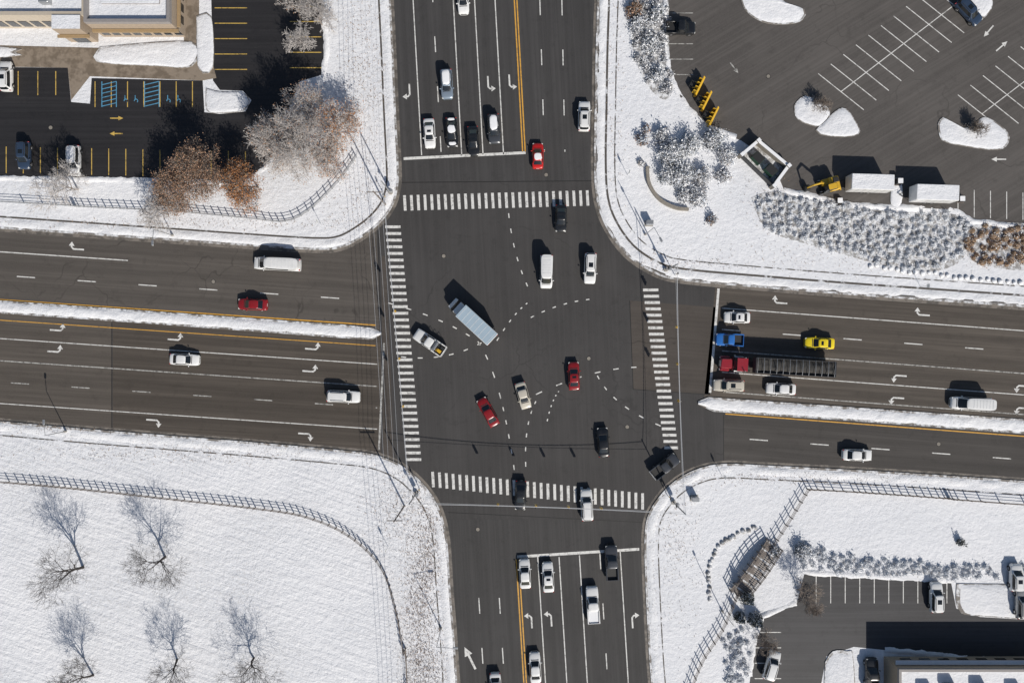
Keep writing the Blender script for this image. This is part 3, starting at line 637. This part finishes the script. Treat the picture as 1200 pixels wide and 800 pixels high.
bbox(b,1034.3,800,1035,812,.13,2.2,GLASS); bbox(b,1036,762,1200,767,3.2,.2,ROOFG,top=SNOWC)
b.obj('shop_building',30)
b=MB()
cs=[(866,184),(885,168),(920,197),(903,220)]
pp=[Vector(W(*c)[:2]) for c in cs]
b.poly([tuple(p) for p in pp],.15,UNDER)
for i in range(3):
    a,c=pp[i],pp[i+1]; m_=(a+c)/2; d=(c-a); b.box(m_.x,m_.y,.12,d.length-.56,.5,1.4,STONE,rot=math.atan2(d.y,d.x),top=SHSNOW)
for p in pp: b.box(p.x,p.y,.12,.6,.6,1.7,STONE,rot=.7,top=SHSNOW)
m_=(pp[0]+pp[3])/2; d=pp[3]-pp[0]; b.box(m_.x,m_.y,.2,d.length-.6,.08,1.3,DARKM,rot=math.atan2(d.y,d.x))
b.obj('dumpster_enclosure')
for (u,v) in ((886,187),(901,201)):
    b=MB(); p=W(u,v); b.box(p.x,p.y,.2,1.8,1.4,1.0,DGREEN,.05,rot=-.8); b.box(p.x,p.y,1.2,1.75,1.35,.1,TRIM,.04,rot=-.8); b.obj('dumpster')
def arcwall(pts,name,w=.5,h=.6,m=STONE):
    p=W2(smooth(pts,4)); a=offs(p,w/2); c=offs(p,-w/2); n=len(p); b=MB()
    vs=[(x,y,.1) for x,y in a]+[(x,y,.13+h) for x,y in a]+[(x,y,.13+h) for x,y in c]+[(x,y,.1) for x,y in c]
    fs=[]
    for i in range(n-1):
        for k_ in range(3): fs.append((k_*n+i,k_*n+i+1,(k_+1)*n+i+1,(k_+1)*n+i))
    b.add(vs,fs,m); o=b.obj(name)
arcwall([(758,196),(760,216),(772,234),(790,244),(806,246)],'retaining_wall')
b=MB(); rnd=random.Random(3)
def boulder(b,p,r,m,m2,z=.13):
    rs=[]
    ph=rnd.random()*9
    for zf,rf in ((-.1,1),(.35,1.0),(.7,.75),(.9,.35)):
        rs.append([(p[0]+r*rf*math.cos(2*math.pi*i/9)*(1+.3*noise.noise(Vector((i*1.3,ph,zf)))),p[1]+r*rf*math.sin(2*math.pi*i/9)*(1+.3*noise.noise(Vector((i*1.7,ph+3,zf)))),z+r*zf) for i in range(9)])
    b.ring_loft(rs,m,mf=lambda k,i:m2 if k>=1 else m)
for p in dens(W2(smooth([(832,702),(830,670),(838,645),(855,630),(885,617)],5)),.85): boulder(b,(p[0]+rnd.uniform(-.15,.15),p[1]+rnd.uniform(-.15,.15)),rnd.uniform(.28,.42),STONE,UNDER)
for p in dens(W2([(1020,312),(1080,320),(1140,326),(1195,331)]),1.0): boulder(b,(p[0]+rnd.uniform(-.15,.15),p[1]+rnd.uniform(-.3,.3)),rnd.uniform(.3,.45),STONE,SHSNOW)
b.obj('boulder_row')
# ------------------------------------------------------------------ vegetation
def quad(mb,p,s,m,rnd):
    a=Vector((rnd.gauss(0,1),rnd.gauss(0,1),rnd.gauss(0,1)*.7)); 
    if a.length<.01: a=Vector((1,0,0))
    a.normalize(); c=a.orthogonal().normalized(); c.rotate(Matrix.Rotation(rnd.random()*6.28,3,a)); e_=a.cross(c)
    mb.add([p+c*s,p+e_*s*.55,p-c*s,p-e_*s*.55],[(0,1,2,3)],m)
def lump(mb,o,r,h,m,rnd,n=12,k=.45):
    ph=rnd.random()*50; rs=[]
    for fr,zf in ((1,0),(.98,.35),(.8,.7),(.45,.93)):
        rs.append([(o.x+r*fr*math.cos(t)*(1+k*noise.noise(Vector((math.cos(t)*1.8+ph,math.sin(t)*1.8,zf*2)))),o.y+r*fr*math.sin(t)*(1+k*noise.noise(Vector((math.cos(t)*1.8,math.sin(t)*1.8+ph,zf*2)))),o.z+h*zf*(1+.2*noise.noise(Vector((t,ph,zf))))) for t in [2*math.pi*i/n for i in range(n)]])
    mb.ring_loft(rs,m,cap=(False,True))
def shrub(mb,u,v,r,h,n,mats,rnd,z=.13,s=(.09,.2),core=CORE,cf=.62,sn=1.0):
    o=W(u,v,z); ph=rnd.random()*50
    lump(mb,o,r*cf,h*cf,core,rnd)
    for i in range(n):
        t=rnd.random()*6.283; ph_=math.acos(rnd.random()); rr=.45+.55*rnd.random()
        wob=.62+.95*abs(noise.noise(Vector((math.cos(t)*2.2+ph,math.sin(t)*2.2,ph_*2.2))))
        p=o+Vector((math.cos(t)*math.sin(ph_)*r,math.sin(t)*math.sin(ph_)*r,math.cos(ph_)*h))*rr*wob
        up=math.cos(ph_)
        pr=sn*(.38+.42*up)*(.5+1.2*max(0,noise.noise(p*1.3)+.4))
        m=mats[0] if rnd.random()<pr else (mats[1] if rnd.random()<.6 else mats[2])
        quad(mb,p,rnd.uniform(*s),m,rnd)
def bed(name,cells,mats,dens_=70,seed=1,core=CORE2,poly=None,sn=1.2,z0=.16):
    mb=MB(); rnd=random.Random(seed)
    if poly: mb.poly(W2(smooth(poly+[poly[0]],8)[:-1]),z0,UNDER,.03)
    for (u,v,r,h) in cells: shrub(mb,u,v,r,h,int(dens_*max(.5,r*r)),mats,rnd,core=core,s=(.07,.16),cf=.5,sn=sn)
    return mb.obj(name)
rnd=random.Random(11)
def inpoly(p,poly):
    c=False;j=len(poly)-1
    for i in range(len(poly)):
        if (poly[i][1]>p[1])!=(poly[j][1]>p[1]) and p[0]<(poly[j][0]-poly[i][0])*(p[1]-poly[i][1])/(poly[j][1]-poly[i][1])+poly[i][0]: c=not c
        j=i
    return c
def fill(poly,sp,r,h,jit=.4):
    us=[p[0] for p in poly]; vs=[p[1] for p in poly]; out=[]; v=min(vs); row=0
    while v<max(vs):
        u=min(us)+(row%2)*sp/2
        while u<max(us):
            q=(u+rnd.uniform(-jit,jit)*sp,v+rnd.uniform(-jit,jit)*sp)
            if inpoly(q,poly): k_=rnd.uniform(.7,1.35); out.append((q[0],q[1],r*k_,h*k_))
            u+=sp
        v+=sp*.87; row+=1
    return out
FM=[SHSNOW,FROST,BARKL]; FG=[SHSNOW,FROST,GREEN]
P1=[(880,232),(905,225),(960,236),(1040,248),(1110,250),(1134,262),(1130,300),(1095,318),(1040,312),(960,290),(900,270)]
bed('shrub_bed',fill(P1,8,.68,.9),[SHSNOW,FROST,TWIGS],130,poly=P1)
P2=[(736,0),(742,-12),(762,-14),(781,-10),(784,60),(788,104),(779,118),(758,100),(742,60)]
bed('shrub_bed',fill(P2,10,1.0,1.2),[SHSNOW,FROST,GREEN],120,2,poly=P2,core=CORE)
P3=[(1124,276),(1150,262),(1230,268),(1230,312),(1180,316),(1136,304)]
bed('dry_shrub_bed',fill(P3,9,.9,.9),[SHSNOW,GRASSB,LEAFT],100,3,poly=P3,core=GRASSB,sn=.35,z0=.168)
bed('shrub_bed',fill([(928,640),(960,640),(1000,652),(1160,664),(1168,676),(1100,678),(1000,672),(940,664)],7,.75,.8),[SHSNOW,FROST,TWIGS],120,4)
bed('shrub_bed',fill([(845,745),(870,735),(880,760),(872,800),(850,800)],8,.8,.9),FM,110,5)
bed('shrub_bed',fill([(1178,660),(1200,662),(1200,676),(1180,674)],7,.6,.7),FG,100,6)
for (u,v,r,h,ms) in [(784,182,2.9,3.4,FG),(806,172,2.4,3.0,FG),(796,208,2.9,3.2,FG),(816,232,2.3,2.4,FM),(780,206,2.0,2.6,FG),(822,208,1.9,2.6,FM),(834,166,2.4,3.0,FG),(850,184,2.0,2.2,FM),(774,160,1.7,2.0,FM),(800,232,1.5,1.6,FM),(846,206,1.7,1.6,FM),(752,165,1.3,1.6,[FROST,LEAFT,BARKL]),(757,152,.9,1.2,[FROST,LEAFT,BARKL]),(751,192,.8,1.0,[SHSNOW,TWIGS,BARKL]),(833,258,1.2,1.4,[FROST,LEAFT,BARKL]),
                      (748,30,1.9,2.2,FG),(762,55,2.0,2.4,FG),(768,20,1.9,2.4,FG),(770,90,1.7,2.2,FG),(742,14,1.7,2.0,[LEAFT,GRASSB,BARKL]),(956,118,1.0,1.2,[BARKL,TWIGS,BARKL]),(1138,150,1.1,1.3,[BARKL,TWIGS,BARKL]),(1123,634,.8,1.6,[GREEN,GREEN,SHSNOW]),(938,645,1.8,2.2,FG),(905,645,1.2,1.4,FG)]:
    mb=MB(); shrub(mb,u,v,r,h,int(400*r*r),ms,random.Random(int(u+v)),s=(.08,.20),cf=.5,sn=.95); 
    mb.cyl(W(u,v,.1),W(u,v,.1+h*.6),.08,.03,6,BARK); mb.obj('frosted_shrub')
for (u,v,r,h) in [(873,697,1.6,4),(884,724,1.5,3.6),(866,722,1.1,2.6)]:
    mb=MB(); rnd2=random.Random(int(u)); o=W(u,v,.13); mb.cyl(o,o+Vector((0,0,h)),.12,.02,7,BARK)
    for i in range(1900):
        t=rnd2.random()**1.4; z=.2+t*(h-.2); a=rnd2.randint(0,9)*.63+t*9+rnd2.uniform(-.15,.15); rr=(1-t)*r*rnd2.random()**.5
        quad(mb,o+Vector((math.cos(a)*rr,math.sin(a)*rr,z-rr*.25)),rnd2.uniform(.08,.18),SHSNOW if rnd2.random()<.35 else GREEN,rnd2)
    mb.obj('pine_tree')
def tree(name,u,v,h,spread,seed,bark,twig,leaf=None,nleaf=0,depth=5,kids=4,tw=.014,thick=.018,ls=(.07,.16)):
    mb=MB(); rnd=random.Random(seed); tips=[]
    def br(p,d,L,r,k):
        n=3 if k<2 else 2; q=p.copy(); dd=d.copy(); m=bark if k<3 else twig
        nodes=[]
        for i in range(n):
            dd=(dd+Vector((rnd.gauss(0,.13),rnd.gauss(0,.13),rnd.gauss(0,.07)+.03))).normalized()
            q2=q+dd*L/n; r2=max(tw,r*(1-.45*(i+1)/n)); mb.cyl(q,q2,max(tw,r*(1-.45*i/n)),r2,7 if k==0 else (5 if k<2 else 3),m,cap=False); nodes.append((q2.copy(),dd.copy(),r2)); q=q2
        if k>=depth: tips.append(q); return
        nk=kids+(1 if k==0 else 0)
        base=rnd.random()*6.28
        for c in range(nk):
            nd=nodes[min(n-1,int(rnd.choice((0,1,1,2,2)) if n==3 else rnd.choice((0,1,1))))] if k>0 else nodes[-1 if c%2 else -2]
            o,d0,r0=nd; ax=d0.orthogonal().normalized(); ax.rotate(Matrix.Rotation(base+c*6.283/nk+rnd.uniform(-.4,.4),3,d0))
            ang=rnd.uniform(.4,.85)*spread; nd_=(d0*math.cos(ang)+ax*math.sin(ang)); nd_.z=nd_.z+.05; nd_.normalize()
            br(o.copy(),nd_,L*rnd.uniform(.60,.84),r0*.66,k+1)
    br(W(u,v,.1),Vector((0,0,1)),h*.30,h*thick,0)
    if leaf:
        for i in range(nleaf):
            p=rnd.choice(tips)+Vector((rnd.gauss(0,.28),rnd.gauss(0,.28),rnd.gauss(0,.25))); quad(mb,p,rnd.uniform(*ls),leaf if rnd.random()<.75 else twig,rnd)
    mb.obj(name)
for a in [(366,178,12.5,1.15,1,BARKL,TWIGS,LEAFT,2000,5,5),(334,176,11,1.2,2,BARKL,TWIGS,LEAFT,1800,5,5),(398,158,9,1.15,3,BARKL,TWIGS,LEAFO,3500,5,4),(362,134,9,1.15,31,BARKL,TWIGS,LEAFT,1000,5,4),(385,190,7,1.15,32,BARKL,TWIGS,LEAFO,1500,5,4),(244,222,10.5,1.2,4,BARKL,BARKL,LEAFT,9500,5,4),(303,220,8.5,1.2,5,BARKL,BARKL,LEAFO,7000,5,4),(212,230,8.5,1.15,41,BARKL,BARKL,LEAFT,5500,5,4),
          (92,222,9,1.15,6,BARKL,TWIGS,None,0,5,4),(198,252,8,1.15,7,BARKL,TWIGS,None,0,5,4),(352,22,7.5,1.1,8,BARKL,TWIGS,LEAFT,300,5,4),(378,30,7.5,1.1,9,BARKL,TWIGS,None,0,5,4),(360,55,6,1.1,10,BARKL,TWIGS,None,0,5,4)]:
    tree('deciduous_tree',*a,tw=.022)
for a in [(98,664,12,1.05,21),(194,652,10.5,1.05,22),(208,772,9,1.05,23),(298,770,9,1.05,24),(110,790,9,1.05,25)]:
    tree('bare_tree',*a,BARK,BARK,depth=5,kids=4,tw=.011,thick=.021)
for a in [(935,690,6.5,1.15,26),(893,745,5.5,1.15,27),(960,128,3.5,1.1,28),(1140,155,3.5,1.1,30),(950,705,4,1.1,33)]:
    tree('young_bare_tree',*a,BARKL,BARKL,depth=4,kids=5,tw=.018)
mb=MB(); rnd2=random.Random(5)
for (cu,cv,su,sv,nn) in [(492,710,12,60,2600),(472,590,22,25,700),(505,640,8,40,900),(905,240,20,20,200),(780,310,60,5,250),(30,500,120,6,500),(950,560,100,4,400),(440,250,30,20,300),(230,262,160,4,500),(500,785,16,20,900),(790,640,18,60,500),(425,100,18,80,1200),(720,120,8,80,300),(1000,300,90,14,400),(250,530,150,7,600)]:
    for i in range(nn):
        p=W(cu+rnd2.gauss(0,su),cv+rnd2.gauss(0,sv),.14); 
        h=rnd2.uniform(.1,.3); a=rnd2.random()*6.28; q=Vector((math.cos(a),math.sin(a),0))*.05; t_=p+Vector((rnd2.gauss(0,.14),rnd2.gauss(0,.14),h))
        mb.add([p-q,p+q,t_],[(0,1,2)],GRASSB)
mb2=MB()
polys=[kerbs[n]+W2([far[n]]) for n in kerbs]
for i in range(0,len(mb.v),3):
    c=mb.v[i]
    if any(inpoly((c[0],c[1]),p) for p in polys): mb2.add(mb.v[i:i+3],[(0,1,2)],GRASSB)
mb2.obj('dry_weeds')
# ------------------------------------------------------------------ poles, lamps, wires
def lamp(u,v,du,dv,h=10,arm=2.6):
    b=MB(); o=W(u,v,.13); d=Vector((du,-dv,0)).normalized()
    b.cyl(o,o+Vector((0,0,.5)),.2,.18,10,CONC); b.cyl(o+Vector((0,0,.5)),o+Vector((0,0,h)),.08,.05,8,GALV)
    t_=o+Vector((0,0,h)); e_=t_+d*arm+Vector((0,0,.35)); b.cyl(t_,e_,.05,.04,6,GALV)
    an=math.atan2(d.y,d.x); b.box(e_.x+d.x*.35,e_.y+d.y*.35,e_.z-.06,.8,.32,.14,GALV,.04,rot=an); b.obj('street_lamp')
lamp(203,276,0,1,6,1.8); lamp(78,505,0,-1,5,1.8); lamp(756,275,.5,1,7,1.8); lamp(517,735,1,0,7); lamp(846,715,-.4,-1,6,1.2)
def pole(u,v,h): 
    b=MB(); o=W(u,v,.13); b.cyl(o,o+Vector((0,0,.4)),.38,.36,12,CONC); b.cyl(o+Vector((0,0,.4)),o+Vector((0,0,h)),.13,.09,10,GALV); 
    b.box(o.x+.35,o.y,1.2,.35,.45,.9,GALV,.03); b.box(o.x-.2,o.y,2.7,.1,.45,.4,TRIM); b.obj('signal_pole'); return o+Vector((0,0,h-.3))
T={'NE':pole(780,316,8),'SE':pole(789,588,8),'SW':pole(488,577,8),'NW':pole(458,226,8)}
def wire(b,a,c,sag,r=.022,n=14):
    out=[]
    for i in range(n+1):
        t_=i/n; p=a.lerp(c,t_)-Vector((0,0,sag*4*t_*(1-t_))); out.append(p)
    for p,q in zip(out,out[1:]): b.cyl(p,q,r,r,4,WIREM,cap=False)
    return out
WB=[('NE','SE',(.25,.4,.55),(1,0)),('SE','SW',(.3,.42,.54,.68),(0,-1)),('SW','NW',(.3,.45,.6),(-1,0))]
for a,c,ts,fd in WB:
    b=MB(); wire(b,T[a],T[c],1.0,.045); wire(b,T[a]-Vector((0,0,1.0)),T[c]-Vector((0,0,1.0)),.3,.025); b.obj('span_wire')
    for t_ in ts:
        p=T[a].lerp(T[c],t_)-Vector((0,0,1.0*4*t_*(1-t_)+.2)); b=MB(); an=math.atan2(fd[1],fd[0])
        d=Vector((fd[0],fd[1],0)); z0=p.z-1.25
        b.box(p.x,p.y,z0,.26,.36,1.05,MYEL,.03,rot=an); b.cyl((p.x,p.y,z0+1.05),(p.x,p.y,p.z+.2),.03,.03,6,DARKM)
        for i,m in enumerate((SIGG,SIGA,SIGR)):
            q=Vector((p.x,p.y,z0+.18+i*.34)); b.cyl(q+d*.10,q+d*.15,.12,.12,12,m); b.cyl(q+d*.13+Vector((0,0,.12)),q+d*.34+Vector((0,0,.10)),.13,.11,8,DARKM)
        b.obj('traffic_signal')
def upole(u,v,h):
    b=MB(); o=W(u,v,.13); b.cyl(o,o+Vector((0,0,h)),.15,.10,8,WOODG); b.box(o.x,o.y,h-.6,2.4,.12,.14,WOODG); 
    for x in(-1.1,-.4,.4,1.1): b.cyl((o.x+x,o.y,h-.46),(o.x+x,o.y,h-.2),.04,.04,6,GALV)
    b.obj('utility_pole'); return o+Vector((0,0,h-.3))
UP=[upole(436,-250,11),upole(452,240,10),upole(474,592,10),upole(505,1000,11)]
b=MB()
for a,c in zip(UP,UP[1:]):
    for x in(-1.1,-.4,.4,1.1): wire(b,a+Vector((x,0,.1)),c+Vector((x,0,.1)),1.0,.022)
b.obj('power_line')
for (u,v) in ((790,322),(492,572),(452,232),(782,580)):
    b=MB(); o=W(u,v,.13); b.cyl(o,o+Vector((0,0,2.8)),.06,.05,8,GALV); b.box(o.x,o.y,2.3,.12,.35,.5,TRIM,.02); b.box(o.x+.1,o.y,1.1,.1,.14,.2,MYEL); b.obj('pedestrian_signal')
for (u,v) in ((376,262),(735,205),(1078,336),(845,556),(455,640)):
    b=MB(); o=W(u,v,.13); b.cyl(o,o+Vector((0,0,2.6)),.035,.035,6,GALV); b.box(o.x,o.y,1.9,.04,.6,.75,LAMPW,.01); b.obj('traffic_sign')
for (u,v) in ((813,583),(760,262)):
    b=MB(); o=W(u,v,.13); b.box(o.x,o.y,.15,1.1,.7,1.3,GALV,.05); b.box(o.x,o.y,.05,1.4,1.0,.12,CONC); b.obj('control_cabinet')
# ------------------------------------------------------------------ light & camera
w=bpy.data.worlds.new('World'); sc.world=w; w.use_nodes=True; nt=w.node_tree
sky=nt.nodes.new('ShaderNodeTexSky'); sky.sky_type='NISHITA'; sky.sun_disc=False
EL=math.radians(35); sx,sy=.45,-.89
sky.sun_elevation=EL; sky.sun_rotation=math.atan2(sx,sy)
nt.links.new(sky.outputs[0],nt.nodes['Background'].inputs[0]); nt.nodes['Background'].inputs[1].default_value=.07
l=bpy.data.lights.new('sun','SUN'); l.energy=4.3; l.angle=math.radians(.5); l.color=(1,.945,.865); lo=bpy.data.objects.new('sun',l); sc.collection.objects.link(lo)
dv=Vector((-sx*math.cos(EL),-sy*math.cos(EL),-math.sin(EL))); lo.rotation_euler=dv.to_track_quat('-Z','Y').to_euler(); lo.location=(60,-100,90)
cam=bpy.data.cameras.new('camera'); cam.sensor_width=36; cam.lens=24; cam.clip_end=4000; co=bpy.data.objects.new('camera',cam); sc.collection.objects.link(co)
co.location=(0,0,112); co.rotation_euler=(0,0,0); sc.camera=co
sc.view_settings.view_transform='Standard'; sc.view_settings.look='None'; sc.view_settings.exposure=0
print('faces',sum(len(m.polygons) for m in bpy.data.meshes))
